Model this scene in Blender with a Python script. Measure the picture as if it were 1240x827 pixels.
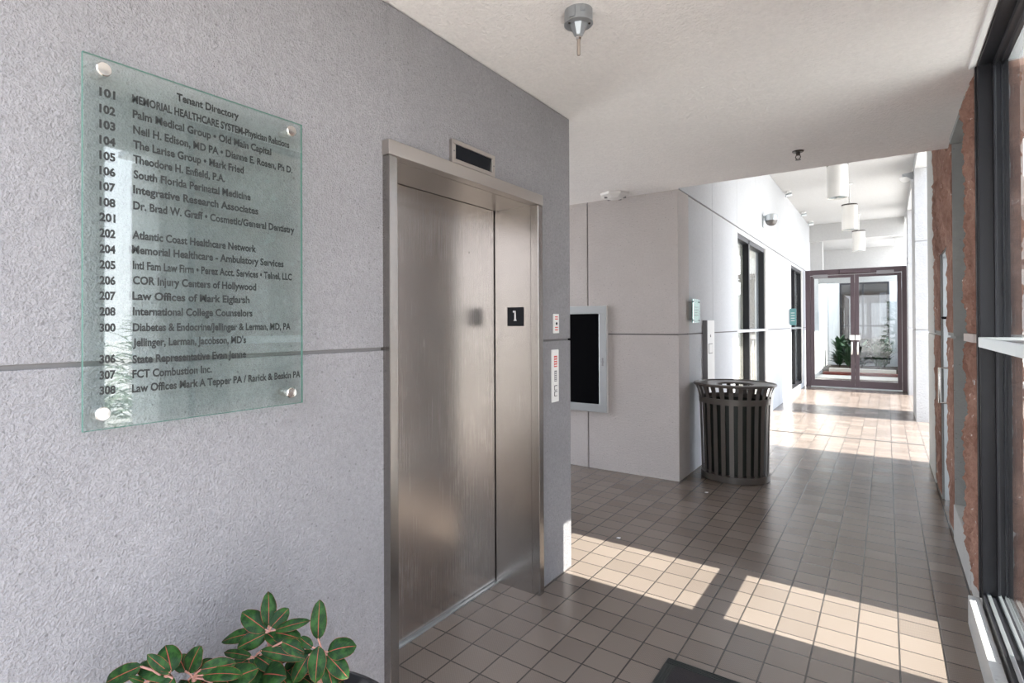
import bpy, bmesh, math, random
from mathutils import Vector, Matrix, noise
PI = math.pi
for o in list(bpy.data.objects): bpy.data.objects.remove(o)
SC = bpy.context.scene
COL = SC.collection

# ------------------------------------------------------------------ camera, sky, sun, exposure
CAM_H = 1.44181
def make_camera():
    yaw, pit, rol, f = -0.63766, 0.00537, -0.0043, 669.82
    fw = Vector((math.sin(yaw)*math.cos(pit), math.cos(yaw)*math.cos(pit), math.sin(pit)))
    rt = Vector((math.cos(yaw), -math.sin(yaw), 0)); up = rt.cross(fw)
    c, s = math.cos(rol), math.sin(rol)
    r2 = c*rt + s*up; u2 = -s*rt + c*up
    cam = bpy.data.cameras.new('camera'); o = bpy.data.objects.new('camera', cam); COL.objects.link(o)
    m = Matrix.Identity(4)
    for i in range(3):
        m[i][0], m[i][1], m[i][2] = r2[i], u2[i], -fw[i]
    m[2][3] = CAM_H
    o.matrix_world = m
    cam.sensor_width = 36; cam.lens = f/1240*36
    cam.shift_x = (620-577.42)/1240; cam.shift_y = (389.71-413.5)/1240
    cam.clip_start = .02; cam.clip_end = 300
    SC.camera = o
make_camera()
SUN_T = 1.2                                    # tangent of the sun's elevation; it shines square onto the right-hand wall
SUN_STRENGTH = 6.3
SKY_STRENGTH = 1.7
EXPOSURE = 1.75
def make_light():
    l = bpy.data.lights.new('sun', 'SUN'); l.energy = SUN_STRENGTH; l.angle = math.radians(.27); l.color = (1, .95, .87)
    o = bpy.data.objects.new('sun', l); COL.objects.link(o)
    o.rotation_euler = Vector((-1, 0, -SUN_T)).to_track_quat('-Z', 'Y').to_euler(); o.location = (8, 2, 10)
    w = bpy.data.worlds.new('sky'); SC.world = w; w.use_nodes = True
    nt = w.node_tree; bg = nt.nodes['Background']
    tc = nt.nodes.new('ShaderNodeTexCoord'); sp = nt.nodes.new('ShaderNodeSeparateXYZ'); rp = nt.nodes.new('ShaderNodeValToRGB')
    nt.links.new(tc.outputs['Generated'], sp.inputs[0]); nt.links.new(sp.outputs[2], rp.inputs[0]); nt.links.new(rp.outputs[0], bg.inputs[0])
    rp.color_ramp.elements[0].position = 0; rp.color_ramp.elements[0].color = (.95, .96, 1, 1)
    rp.color_ramp.elements[1].position = .9; rp.color_ramp.elements[1].color = (.66, .80, 1, 1)
    bg.inputs[1].default_value = SKY_STRENGTH
make_light()
SC.cycles.max_bounces = 20; SC.cycles.diffuse_bounces = 14; SC.cycles.glossy_bounces = 8; SC.cycles.transparent_max_bounces = 16
SC.view_settings.view_transform = 'Standard'; SC.view_settings.look = 'None'
SC.view_settings.gamma = 1; SC.view_settings.exposure = EXPOSURE; SC.view_settings.use_curve_mapping = False

# ------------------------------------------------------------------ materials
class NT:
    def __init__(s, name):
        s.m = bpy.data.materials.new(name); s.m.use_nodes = True; s.t = s.m.node_tree
        s.b = s.t.nodes['Principled BSDF']; s.out = s.t.nodes['Material Output']
    def n(s, typ, **kw):
        x = s.t.nodes.new('ShaderNode'+typ)
        for k, v in kw.items(): setattr(x, k, v)
        return x
    def put(s, sock, v):
        if hasattr(v, 'node'): s.t.links.new(v, sock)
        else: sock.default_value = v
    def math(s, op, a, b=0., c=0.):
        x = s.n('Math', operation=op)
        for i, v in enumerate((a, b, c)): s.put(x.inputs[i], v)
        return x.outputs[0]
    def mix(s, f, a, b):
        x = s.n('Mix', data_type='RGBA')
        s.put(x.inputs[0], f); s.put(x.inputs[6], a); s.put(x.inputs[7], b)
        return x.outputs[2]
    def ramp(s, v, p0, p1, c0=(0, 0, 0, 1), c1=(1, 1, 1, 1)):
        x = s.n('ValToRGB'); e = x.color_ramp.elements
        e[0].position = p0; e[1].position = p1; e[0].color = c0; e[1].color = c1
        s.put(x.inputs[0], v); return x.outputs[0]
    def pos(s): return s.n('NewGeometry').outputs['Position']
    def noise(s, vec, scale, detail=3., rough=.55, mp=None):
        if mp is not None:
            q = s.n('Mapping'); s.put(q.inputs[0], vec); q.inputs['Scale'].default_value = mp; vec = q.outputs[0]
        x = s.n('TexNoise'); s.put(x.inputs['Vector'], vec); x.inputs['Scale'].default_value = scale
        x.inputs['Detail'].default_value = detail; x.inputs['Roughness'].default_value = rough
        return x.outputs[0]
    def bump(s, h, strength, dist):
        x = s.n('Bump'); x.inputs['Strength'].default_value = strength; x.inputs['Distance'].default_value = dist
        s.put(x.inputs['Height'], h); s.t.links.new(x.outputs[0], s.b.inputs['Normal'])
    def set(s, **kw):
        nm = dict(color='Base Color', rough='Roughness', metal='Metallic', spec='Specular IOR Level', coat='Coat Weight', aniso='Anisotropic')
        for k, v in kw.items():
            if k == 'color' and isinstance(v, tuple) and len(v) == 3: v = (*v, 1)
            s.put(s.b.inputs[nm[k]], v)
        return s

def plain(name, color, rough=.5, metal=0., spec=.5, grain=0., gscale=60., vary=.0):
    t = NT(name); t.set(rough=rough, metal=metal, spec=spec)
    c = (*color, 1)
    if vary:
        d = tuple(x*(1-vary) for x in color)
        t.set(color=t.mix(t.noise(t.pos(), 9., 4.), (*d, 1), c))
    else: t.set(color=c)
    if grain: t.bump(t.noise(t.pos(), gscale, 4.), grain, .004)
    return t.m

def stucco(name, color, strength=.55, scale=95., stain=.16, pits=True, hollow_shade=.10):
    t = NT(name); p = t.pos()
    big = t.noise(p, 1.3, 5., .6); mid = t.noise(p, 5., 4., .6)
    d = tuple(x*(1-stain) for x in color)
    c = t.mix(t.ramp(t.math('ADD', t.math('MULTIPLY', big, .6), t.math('MULTIPLY', mid, .4)), .35, .62), (*d, 1), (*color, 1))
    fine = t.noise(p, scale, 3., .62)
    c = t.mix(t.ramp(t.math('ADD', t.math('MULTIPLY', fine, .5), t.math('MULTIPLY', t.noise(p, scale*.4, 3., .6), .5)), .34, .60), (*[x*(1-hollow_shade) for x in color], 1), c)  # painted shade: colour darkens in the hollows of the bump relief
    if pits:
        v = t.n('TexVoronoi'); t.put(v.inputs['Vector'], p); v.inputs['Scale'].default_value = 42.
        wn = t.n('TexWhiteNoise'); t.put(wn.inputs['Vector'], v.outputs['Color'])
        hole = t.math('MULTIPLY', t.math('LESS_THAN', v.outputs['Distance'], .16), t.math('GREATER_THAN', wn.outputs[0], .72))
        c = t.mix(t.math('MULTIPLY', hole, .45), c, (*[x*.35 for x in color], 1))
    t.set(color=c, rough=.88, spec=.25)
    h = t.math('ADD', fine, t.math('MULTIPLY', t.noise(p, scale*.38, 2.), .55))
    t.bump(h, strength, .012)
    return t.m

M = {}
M['wall'] = stucco('grey_stucco', (.375, .363, .378), .95, 170., .14, True, .26)
M['wall2'] = stucco('pale_stucco', (.60, .56, .545), .6, 150., .10, True, .14)
M['corr'] = stucco('white_stucco', (.55, .565, .585), .30, 80., .06)
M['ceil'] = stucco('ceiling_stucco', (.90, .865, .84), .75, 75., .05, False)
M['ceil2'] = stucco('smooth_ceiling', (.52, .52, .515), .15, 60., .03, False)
M['conc'] = stucco('grey_concrete', (.36, .37, .36), .3, 60., .14)
M['concl'] = stucco('light_concrete', (.56, .56, .55), .3, 60., .12)
M['conw'] = stucco('white_column_concrete', (.40, .40, .405), .8, 40., .06)
M['groove'] = plain('shadow_joint_sealant', (.20, .19, .19), .9)

def tile_mat():
    t = NT('ribbed_quarry_tile'); S = .155
    p = t.pos(); sp = t.n('SeparateXYZ'); t.put(sp.inputs[0], p)
    u = t.math('DIVIDE', t.math('SUBTRACT', sp.outputs[0], -1.66974), S); v = t.math('DIVIDE', t.math('SUBTRACT', sp.outputs[1], 1.68987), S)
    iu, iv = t.math('FLOOR', u), t.math('FLOOR', v)
    fu, fv = t.math('SUBTRACT', u, iu), t.math('SUBTRACT', v, iv)
    du = t.math('ABSOLUTE', t.math('SUBTRACT', fu, .5)); dv = t.math('ABSOLUTE', t.math('SUBTRACT', fv, .5))
    e = t.math('MAXIMUM', du, dv)
    grout = t.math('GREATER_THAN', e, .478)
    cb = t.n('CombineXYZ'); t.put(cb.inputs[0], iu); t.put(cb.inputs[1], iv)
    wn = t.n('TexWhiteNoise'); t.put(wn.inputs['Vector'], cb.outputs[0])
    blot = t.noise(p, 2.6, 2., .5)
    c = t.mix(wn.outputs[0], (.138, .110, .093, 1), (.200, .162, .137, 1))
    c = t.mix(t.math('MULTIPLY', blot, .5), c, (.185, .152, .130, 1))
    c = t.mix(grout, c, (.045, .038, .034, 1))
    # raised herringbone ribs pressed into every tile
    k = 2*PI/.0125
    s1 = t.math('SINE', t.math('MULTIPLY', t.math('ADD', sp.outputs[0], sp.outputs[1]), k))
    s2 = t.math('SINE', t.math('MULTIPLY', t.math('SUBTRACT', sp.outputs[0], sp.outputs[1]), k))
    rib = t.math('MULTIPLY', t.math('ADD', s1, s2), .25)
    edge = t.ramp(e, .455, .485, (1, 1, 1, 1), (0, 0, 0, 1))
    h = t.math('ADD', t.math('MULTIPLY', rib, .35), edge)
    c = t.mix(t.math('MULTIPLY', t.math('MULTIPLY', t.math('GREATER_THAN', rib, .16), t.math('SUBTRACT', 1., grout)), .22), c, (.30, .25, .21, 1))
    t.set(color=c, rough=t.math('ADD', .20, t.math('MULTIPLY', wn.outputs[0], .07)), spec=.6)
    t.bump(h, .22, .002)
    return t.m
M['tile'] = tile_mat()
M['joint'] = plain('expansion_joint', (.06, .06, .06), .8)

def steel(name, color, rough, axis='z'):
    t = NT(name); p = t.pos()
    mp = (900., 900., 2.5) if axis == 'z' else (900., 2.5, 900.)
    n = t.noise(p, 1., 3., .6, mp); b = t.noise(p, 2.2, 4., .6)
    t.set(color=t.mix(b, (*[x*.86 for x in color], 1), (*color, 1)), metal=1.,
          rough=t.math('ADD', rough-.06, t.math('ADD', t.math('MULTIPLY', n, .09), t.math('MULTIPLY', b, .05))))
    t.bump(n, .04, .001)
    return t.m
M['steel'] = steel('brushed_stainless_shaded', (.37, .345, .325), .24)  # jamb copy of the steel, colour darkened to shade its bright reflections
M['steeldoor'] = steel('brushed_stainless_door_lit', (.66, .62, .595), .25)  # door copy of the same steel, colour lightened to look lit
M['steelh'] = steel('brushed_stainless_header', (.55, .505, .47), .36, 'y')
M['alu'] = plain('satin_aluminium', (.60, .64, .66), .35, .9)
M['alubright'] = plain('bright_aluminium', (.80, .83, .85), .3, .9)
M['chrome'] = plain('polished_steel', (.78, .76, .73), .18, 1.)
M['bronze'] = plain('dark_bronze_frame', (.011, .011, .014), .4, 0, .35)
M['brownframe'] = plain('plum_bronze_frame', (.085, .060, .068), .38, .25)
M['black'] = plain('black_felt', (.003, .003, .004), .95, 0, .05)
M['blackplate'] = plain('black_plate', (.005, .006, .009), .4, 0, .15)
M['white'] = plain('white_paint', (.80, .80, .79), .45)
M['ivory'] = plain('ivory_plastic', (.74, .72, .70), .4)
M['red'] = plain('red_print', (.62, .06, .05), .5)
M['greyprint'] = plain('grey_print', (.20, .19, .20), .5)
M['ink'] = plain('black_vinyl_letter', (.012, .013, .013), .45)
M['whitecut'] = plain('white_engraving', (.85, .85, .85), .5)
M['canmetal'] = plain('taupe_powdercoat', (.125, .113, .103), .33, .35, .5, .05, 300.)
M['liner'] = plain('black_liner', (.012, .016, .012), .5)
M['shade'] = plain('cream_cylinder', (.80, .78, .74), .5)
M['zinc'] = plain('galvanised_zinc', (.42, .44, .46), .42, .75, .5, .05, 150., .15)
M['rod'] = plain('weathered_conduit', (.34, .28, .24), .5, .6)
M['rust'] = plain('dark_brass', (.05, .04, .035), .4, .6)
M['rubber'] = plain('mat_rubber', (.02, .023, .022), .6)
M['carpet'] = plain('mat_pile', (.045, .04, .042), .95, 0, .2, .9, 260., .4)
M['pot'] = plain('dark_glazed_pot', (.018, .018, .02), .35)
M['soil'] = plain('potting_soil', (.03, .02, .014), .95, 0, .2, .8, 80., .4)
M['stem'] = plain('pink_stalk', (.36, .17, .13), .5, vary=.3)
M['caulk'] = plain('dark_caulk', (.015, .014, .014), .8, grain=.8, gscale=90.)
M['mulch'] = plain('red_mulch', (.16, .035, .025), .95, 0, .2, .9, 60., .5)
M['paving'] = plain('pale_paving', (.62, .59, .55), .85, 0, .3, .3, 30., .15)
M['grass'] = plain('lawn', (.09, .16, .05), .95, 0, .2, .9, 60., .4)
M['mortar'] = plain('pale_mortar', (.62, .57, .54), .9, 0, .2, .5, 120.)
M['doorwhite'] = plain('pale_door_paint', (.72, .75, .78), .4)
M['blind'] = plain('pale_window_blind', (.70, .66, .60), .8)
M['tan'] = plain('tan_reflection', (.30, .23, .17), .8, vary=.4)
M['lens'] = plain('smoked_dome', (.10, .09, .085), .12, 0, .8)
M['teal'] = plain('teal_sign_face', (.10, .25, .25), .3)

def stone_mat():
    t = NT('split_face_stone'); p = t.pos()
    b = t.noise(p, 4., 6., .65); f = t.noise(p, 34., 5., .7)
    c = t.mix(t.ramp(b, .35, .68), (.21, .108, .08, 1), (.44, .275, .215, 1))
    c = t.mix(t.ramp(f, .46, .70), c, (.28, .155, .118, 1))
    c = t.mix(t.ramp(t.noise(p, 16., 3., .6), .69, .73), c, (.78, .72, .68, 1))
    t.set(color=c, rough=.92, spec=.2); t.bump(f, .9, .012)
    return t.m
M['stone'] = stone_mat()

def leaf_mat(name, dark, light, pink):
    t = NT(name); uv = t.n('UVMap').outputs[0]
    sp = t.n('SeparateXYZ'); t.put(sp.inputs[0], uv)
    a = t.math('ABSOLUTE', t.math('SUBTRACT', sp.outputs[0], .5))        # 0 at the midrib, .5 at the margin
    n = t.noise(t.pos(), 45., 4., .6)
    side = t.math('SINE', t.math('MULTIPLY', t.math('ADD', sp.outputs[1], t.math('MULTIPLY', a, -.8)), 55.))
    c = t.mix(t.math('MULTIPLY', t.ramp(n, .45, .62), .75), (*dark, 1), (*light, 1))
    c = t.mix(t.math('MULTIPLY', t.math('GREATER_THAN', side, .9), .3), c, (*light, 1))
    c = t.mix(t.math('LESS_THAN', a, .018), c, (*pink, 1))
    c = t.mix(t.math('GREATER_THAN', t.math('ADD', a, t.math('MULTIPLY', n, .03)),   .502), c, (*pink, 1))
    t.set(color=c, rough=.5, spec=.15)
    return t.m
M['leaf'] = leaf_mat('red_edged_leaf', (.005, .021, .005), (.022, .068, .012), (.24, .05, .035))
M['fern'] = plain('dark_foliage', (.018, .06, .022), .5, vary=.5)
M['hedge'] = plain('hedge_foliage', (.10, .20, .06), .6, vary=.5)

def glass_mat(name, tint, ior=1.5, rough=.0, boost=1.):
    t = NT(name); t.t.nodes.remove(t.b)
    tr = t.n('BsdfTransparent'); tr.inputs[0].default_value = (*tint, 1)
    gl = t.n('BsdfGlossy'); gl.inputs['Roughness'].default_value = rough; gl.inputs[0].default_value = (1, 1, 1, 1)
    g = t.n('NewGeometry'); dt = t.n('VectorMath', operation='DOT_PRODUCT'); t.put(dt.inputs[0], g.outputs['Normal']); t.put(dt.inputs[1], g.outputs['Incoming'])
    r0 = ((ior-1)/(ior+1))**2
    ms = t.n('MixShader'); f = t.math('ADD', r0, t.math('MULTIPLY', 1-r0, t.math('POWER', t.math('SUBTRACT', 1., t.math('ABSOLUTE', dt.outputs['Value'])), 5.)))
    if boost != 1: f = t.math('MINIMUM', t.math('MULTIPLY', f, boost), 1.)
    t.put(ms.inputs[0], f)
    t.t.links.new(tr.outputs[0], ms.inputs[1]); t.t.links.new(gl.outputs[0], ms.inputs[2]); t.t.links.new(ms.outputs[0], t.out.inputs[0])
    return t.m
M['glass'] = glass_mat('clear_glass', (.93, .95, .95))
M['glassgreen'] = glass_mat('green_tinted_glass', (.895, .945, .932), 1.52, 0., 1.6)
M['glassedge'] = plain('green_glass_edge', (.10, .22, .18), .2)
M['glassdark'] = glass_mat('smoked_glass', (.55, .57, .60), 1.6)
M['windowglass'] = glass_mat('reflective_window_glass', (.90, .92, .92), 1.6)

# ------------------------------------------------------------------ mesh helpers
def link(name, me, mat=None, parent=None, smooth=False):
    o = bpy.data.objects.new(name, me); COL.objects.link(o)
    if mat is not None:
        for x in (mat if isinstance(mat, (list, tuple)) else [mat]): me.materials.append(x)
    if parent is not None: o.parent = parent; o.matrix_parent_inverse = parent.matrix_world.inverted()
    if smooth:
        for p in me.polygons: p.use_smooth = True
    return o
class MB:
    def __init__(s): s.bm = bmesh.new(); s.mi = 0
    def box(s, x0, x1, y0, y1, z0, z1, bevel=0.):
        b = bmesh.new()
        bmesh.ops.create_cube(b, size=1)
        bmesh.ops.scale(b, vec=(x1-x0, y1-y0, z1-z0), verts=b.verts); bmesh.ops.translate(b, vec=((x0+x1)/2, (y0+y1)/2, (z0+z1)/2), verts=b.verts)
        if bevel: bmesh.ops.bevel(b, geom=b.edges[:], offset=bevel, segments=2, affect='EDGES', profile=.6)
        return s.add(b)
    def add(s, b):
        for f in b.faces: f.material_index = s.mi
        me = bpy.data.meshes.new('tmp'); b.to_mesh(me); b.free(); s.bm.from_mesh(me); bpy.data.meshes.remove(me); return s
    def quad(s, *pts):
        f = s.bm.faces.new([s.bm.verts.new(p) for p in pts]); f.material_index = s.mi; return s
    def poly_prism(s, pts, vec):
        b = bmesh.new(); vs = [b.verts.new(p) for p in pts]; f = b.faces.new(vs)
        r = bmesh.ops.extrude_face_region(b, geom=[f]); bmesh.ops.translate(b, vec=vec, verts=[v for v in r['geom'] if isinstance(v, bmesh.types.BMVert)])
        bmesh.ops.recalc_face_normals(b, faces=b.faces); return s.add(b)
    def lathe(s, prof, centre=(0, 0, 0), axis='z', n=32, a0=0, a1=2*PI):
        # prof: (r, h) list
        b = bmesh.new(); full = abs(a1-a0-2*PI) < 1e-6; k = n if full else n+1; rings = []
        for r, h in prof:
            if r < 1e-6: rings.append([b.verts.new(s._ax(0, 0, h, axis))]*k); continue
            rings.append([b.verts.new(s._ax(r*math.cos(a0+(a1-a0)*i/n), r*math.sin(a0+(a1-a0)*i/n), h, axis)) for i in range(k)])
        for A, B in zip(rings, rings[1:]):
            for i in range(n):
                j = (i+1) % k
                vs = []
                for v in (A[i], A[j], B[j], B[i]):
                    if v not in vs: vs.append(v)
                if len(vs) > 2: b.faces.new(vs)
        bmesh.ops.recalc_face_normals(b, faces=b.faces)
        bmesh.ops.translate(b, vec=centre, verts=b.verts)
        return s.add(b)
    @staticmethod
    def _ax(a, b, h, axis): return {'z': (a, b, h), 'x': (h, a, b), 'y': (b, h, a)}[axis]
    def tube(s, pts, r, n=10, cap=True):
        b = bmesh.new(); pts = [Vector(p) for p in pts]; rings = []
        rr = r if isinstance(r, (list, tuple)) else [r]*len(pts)
        ref = None
        for i, p in enumerate(pts):
            d = (pts[min(i+1, len(pts)-1)]-pts[max(i-1, 0)]).normalized()
            if ref is None: ref = Vector((0, 0, 1)) if abs(d.z) < .9 else Vector((1, 0, 0))
            a = d.cross(ref).normalized(); c = a.cross(d).normalized(); ref = c
            rings.append([b.verts.new(p+rr[i]*(a*math.cos(2*PI*k/n)+c*math.sin(2*PI*k/n))) for k in range(n)])
        for A, B in zip(rings, rings[1:]):
            for k in range(n): b.faces.new((A[k], A[(k+1) % n], B[(k+1) % n], B[k]))
        if cap: b.faces.new(rings[0]); b.faces.new(rings[-1])
        bmesh.ops.recalc_face_normals(b, faces=b.faces)
        return s.add(b)
    def build(s, name, mat, parent=None, smooth=False):
        me = bpy.data.meshes.new(name); s.bm.to_mesh(me); s.bm.free()
        o = link(name, me, mat, parent)
        if smooth:
            me.set_sharp_from_angle(angle=math.radians(38))
            for p in me.polygons: p.use_smooth = True
        return o
def tag(o, label, cat, group=None, kind=None):
    o['label'] = label; o['category'] = cat
    if group: o['group'] = group
    if kind: o['kind'] = kind
    return o
def thing(name, label, cat, loc, group=None, kind=None):
    o = bpy.data.objects.new(name, None); COL.objects.link(o); o.location = loc; o.empty_display_size = .1
    o.matrix_world = Matrix.Translation(loc)
    return tag(o, label, cat, group, kind)
def struct(o, label, cat): return tag(o, label, cat, kind='structure')

LW, RW = -1.522, .345                 # left wall and right wall planes
ZC, ZH = 2.67, 3.88                   # low and high ceilings

# ------------------------------------------------------------------ room shell
o = MB().box(-4.3, .62, -4, 17.2, -.12, 0).build('floor', M['tile']); struct(o, 'brown ribbed quarry tile floor running down the corridor', 'floor')
o = MB().box(-1.53, .345, 8.36, 8.395, .0, .003).build('trim_1', M['joint']); struct(o, 'dark expansion joint across the sunlit corridor floor', 'floor joint')
o = MB().box(-30, 60, -40, 60, -.3, -.125).build('ground', M['paving']); struct(o, 'pale paved ground outside the building', 'ground')

# left wall with the lift opening, groove at z 1.35
mb = MB()
EY0, EY1, EZ = 1.49, 2.575, 2.10
GZ0, GZ1 = 1.347, 1.359
for y0, y1 in ((-4, EY0), (EY1, 2.993)):
    mb.box(-1.9, LW, y0, y1, 0, GZ0, .003); mb.box(-1.9, LW, y0, y1, GZ1, EZ if False else ZC, .003)
mb.box(-1.9, LW, EY0-.004, EY1+.004, EZ, ZC)
mb.mi = 1
for y0, y1 in ((-4, EY0), (EY1, 2.988)): mb.box(-1.85, LW-.014, y0, y1, GZ0-.005, GZ1+.005)
o = mb.build('wall_left', [M['wall'], M['groove']]); struct(o, 'grey textured stucco wall around the lift with one horizontal groove', 'wall')
# alcove behind it: far wall square to the corridor, plus the alcove's inner sides (out of view)
mb = MB()
VG = -2.428
for x0, x1 in ((-4.2, VG-.006), (VG+.006, -1.53)):
    mb.box(x0, x1, 5.165, 5.5, 0, 1.338, .002); mb.box(x0, x1, 5.165, 5.5, 1.351, 2.68, .002)
mb.mi = 1; mb.box(-4.2, -1.54, 5.178, 5.48, 0, 2.68)
o = mb.build('wall_back', [M['wall2'], M['groove']]); struct(o, 'pinkish grey stucco wall square to the corridor behind the lift lobby', 'wall')
o = MB().box(-4.3, -4.2, 2.66, 3.7, 0, 2.67).build('wall_alcove', M['wall2']); struct(o, 'grey stucco end of the alcove beyond the lift', 'wall')
o = MB().box(-4.2, -1.905, 2.66, 2.80, 0, 2.67).build('wall_shaft', M['wall2']); struct(o, 'grey stucco rear of the lift shaft', 'wall')

# low ceiling
mb = MB()
mb.box(-1.517, .456, -.3, 5.10, ZC, ZC+.32); mb.box(-4.3, -1.523, 2.66, 5.165, ZC+.005, ZC+.32); mb.box(-1.93, -1.523, -.3, 2.66, ZC+.003, ZC+.3)
o = mb.build('ceiling', M['ceil']); struct(o, 'warm white textured stucco ceiling over the lift lobby', 'ceiling')
# high corridor ceiling and its beams
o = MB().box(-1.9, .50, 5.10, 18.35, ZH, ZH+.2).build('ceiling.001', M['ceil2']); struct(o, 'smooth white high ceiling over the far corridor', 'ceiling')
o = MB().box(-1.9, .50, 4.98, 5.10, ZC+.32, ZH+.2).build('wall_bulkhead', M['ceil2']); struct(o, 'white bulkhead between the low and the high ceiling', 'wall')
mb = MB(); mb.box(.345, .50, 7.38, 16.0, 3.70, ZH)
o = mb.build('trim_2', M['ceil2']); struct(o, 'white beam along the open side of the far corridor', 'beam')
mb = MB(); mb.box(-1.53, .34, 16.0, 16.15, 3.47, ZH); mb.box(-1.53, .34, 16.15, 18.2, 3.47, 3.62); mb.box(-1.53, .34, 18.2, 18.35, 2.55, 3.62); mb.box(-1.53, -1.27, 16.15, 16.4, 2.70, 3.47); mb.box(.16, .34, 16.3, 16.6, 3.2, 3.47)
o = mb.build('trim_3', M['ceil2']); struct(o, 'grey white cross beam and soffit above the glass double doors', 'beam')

# corridor left wall, openings for two windows
mb = MB()
W1, W2, WZ0, WZ1 = (7.70, 9.72), (12.62, 14.35), .10, 2.615
def wall_strips(mb, ys, z0, z1):
    for y0, y1 in ys: mb.box(-1.9, -1.53, y0, y1, z0, z1, .003)
cols = [(5.5, 6.41), (6.416, W1[0]), (W1[1], 11.0), (11.006, W2[0]), (W2[1], 16.0)]
wall_strips(mb, cols, 0, 1.338); wall_strips(mb, cols, 1.351, 2.672)
for a, b in (W1, W2): mb.box(-1.9, -1.53, a, b, 0, WZ0); mb.box(-1.9, -1.53, a, b, WZ1, 2.672)
up = [(5.10, 6.41), (6.416, 7.66), (7.666, 8.92), (8.926, 11.0), (11.006, 13.2), (13.206, 18.3)]
wall_strips(mb, up, 2.690, ZH)
mb.mi = 1
mb.box(-1.88, -1.542, 5.502, W1[0]-.02, .02, ZH); mb.box(-1.88, -1.542, W1[0]-.02, 18.2, 2.63, ZH); mb.box(-1.88, -1.542, W1[1]+.02, W2[0]-.02, .02, 2.64); mb.box(-1.88, -1.542, W2[1]+.02, 16, .02, 2.64)
o = mb.build('wall_corridor', [M['corr'], M['groove']]); struct(o, 'white stucco wall on the left of the far corridor, jointed into panels', 'wall')

# right wall: near bays, pier, niche, stone door wall, grey end
def stone_slab(mb, y0, y1, z0, z1, x_face, depth, amp, seed, n=70., normal='x', ragged=.012):
    """rough quarry-faced slab: a displaced sheet with returns going back to the wall"""
    ny, nz = max(4, int((y1-y0)*n)), max(4, int((z1-z0)*n)); b = bmesh.new(); g = []
    for j in range(nz+1):
        row = []
        for i in range(ny+1):
            y = y0+(y1-y0)*i/ny; z = z0+(z1-z0)*j/nz
            q = Vector((y*1.3+seed, z*1.9, seed*2.3))
            d = amp*(1.1*noise.noise(q*4.1)+.7*noise.noise(q*9.)+.6*noise.noise(q*21.)+.35*noise.noise(q*47.)+.8*abs(noise.noise(q*4.7+Vector((9, 3, 1)))))
            rg = ragged*(noise.noise(Vector((z*7., seed*3.+i*0, 4.)))+.7*noise.noise(Vector((z*23., seed, 8.))))
            yy = y + (rg if i == 0 else (rg*.8 if i == ny else 0)); zz = z
            edge = min(i, ny-i, j, nz-j); k = min(1, .35+edge*.3)
            h = x_face-(depth*k+d*k)
            row.append(b.verts.new((h, yy, zz) if normal == 'x' else (yy, h, zz)))
        g.append(row)
    back = lambda v: b.verts.new((x_face+.002, v.co.y, v.co.z) if normal == 'x' else (v.co.x, x_face+.002, v.co.z))
    for j in range(nz):
        for i in range(ny): b.faces.new((g[j][i], g[j][i+1], g[j+1][i+1], g[j+1][i]))
    per = [g[0][i] for i in range(ny+1)]+[g[j][ny] for j in range(1, nz+1)]+[g[nz][i] for i in range(ny-1, -1, -1)]+[g[j][0] for j in range(nz-1, 0, -1)]
    bk = [back(v) for v in per]
    for i in range(len(per)): j = (i+1) % len(per); b.faces.new((per[i], per[j], bk[j], bk[i]))
    bmesh.ops.recalc_face_normals(b, faces=b.faces)
    return mb.add(b)

mb = MB()                                                   # near bays, seen only in reflections
mb.box(RW, .456, -.3, 1.60, 2.42, ZC+.32)
for y0, y1, xb in ((-.3, -.18, .5), (1.06, 1.17, .5), (1.44, 1.60, .70)): mb.box(RW, xb, y0, y1, 0, 2.42)
o = mb.build('wall_right', M['concl']); struct(o, 'light concrete posts and header of the open bays opposite the directory', 'wall')
mb = MB(); mb.box(.60, .85, 1.55, 2.893, -.12, 3.0)
o = mb.build('wall_outer', M['concl']); struct(o, 'outer concrete pier standing outside the near window', 'wall')
mb = MB()
stone_slab(mb, 1.67, 2.885, -.05, 1.33, .60, .01, .014, 3.1, 26); stone_slab(mb, 1.67, 2.885, 1.36, 2.98, .60, .01, .014, 5.7, 26)
o = mb.build('trim_4', M['stone']); struct(o, 'rough brown stone facing outside the near window', 'stone facing')

mb = MB(); mb.box(RW+.012, .8, 3.535, 3.975, 0, ZC+.32); mb.mi = 1; mb.box(RW-.012, RW+.4, 3.545, 3.965, 1.345, 1.385)
o = mb.build('wall_pier', [M['concl'], M['mortar']]); struct(o, 'narrow concrete pier beside the black window frame', 'wall')
mb = MB()
stone_slab(mb, 3.552, 3.972, .14, 1.345, RW+.012, .012, .020, 1.3, 110, ragged=.03); stone_slab(mb, 3.552, 3.972, 1.386, 2.655, RW+.012, .012, .020, 2.9, 110, ragged=.03)
o = mb.build('trim_5', M['stone']); struct(o, 'rough brown stone facing on the narrow pier beyond the window', 'stone facing')
mb = MB()
stone_slab(mb, .462, .78, .05, 1.345, 3.535, .01, .010, 7.7, 60, 'y'); stone_slab(mb, .462, .78, 1.386, 2.655, 3.535, .01, .010, 8.8, 60, 'y')
o = mb.build('trim_6', M['stone']); struct(o, 'rough brown stone face outside the window pane', 'stone facing')

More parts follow.
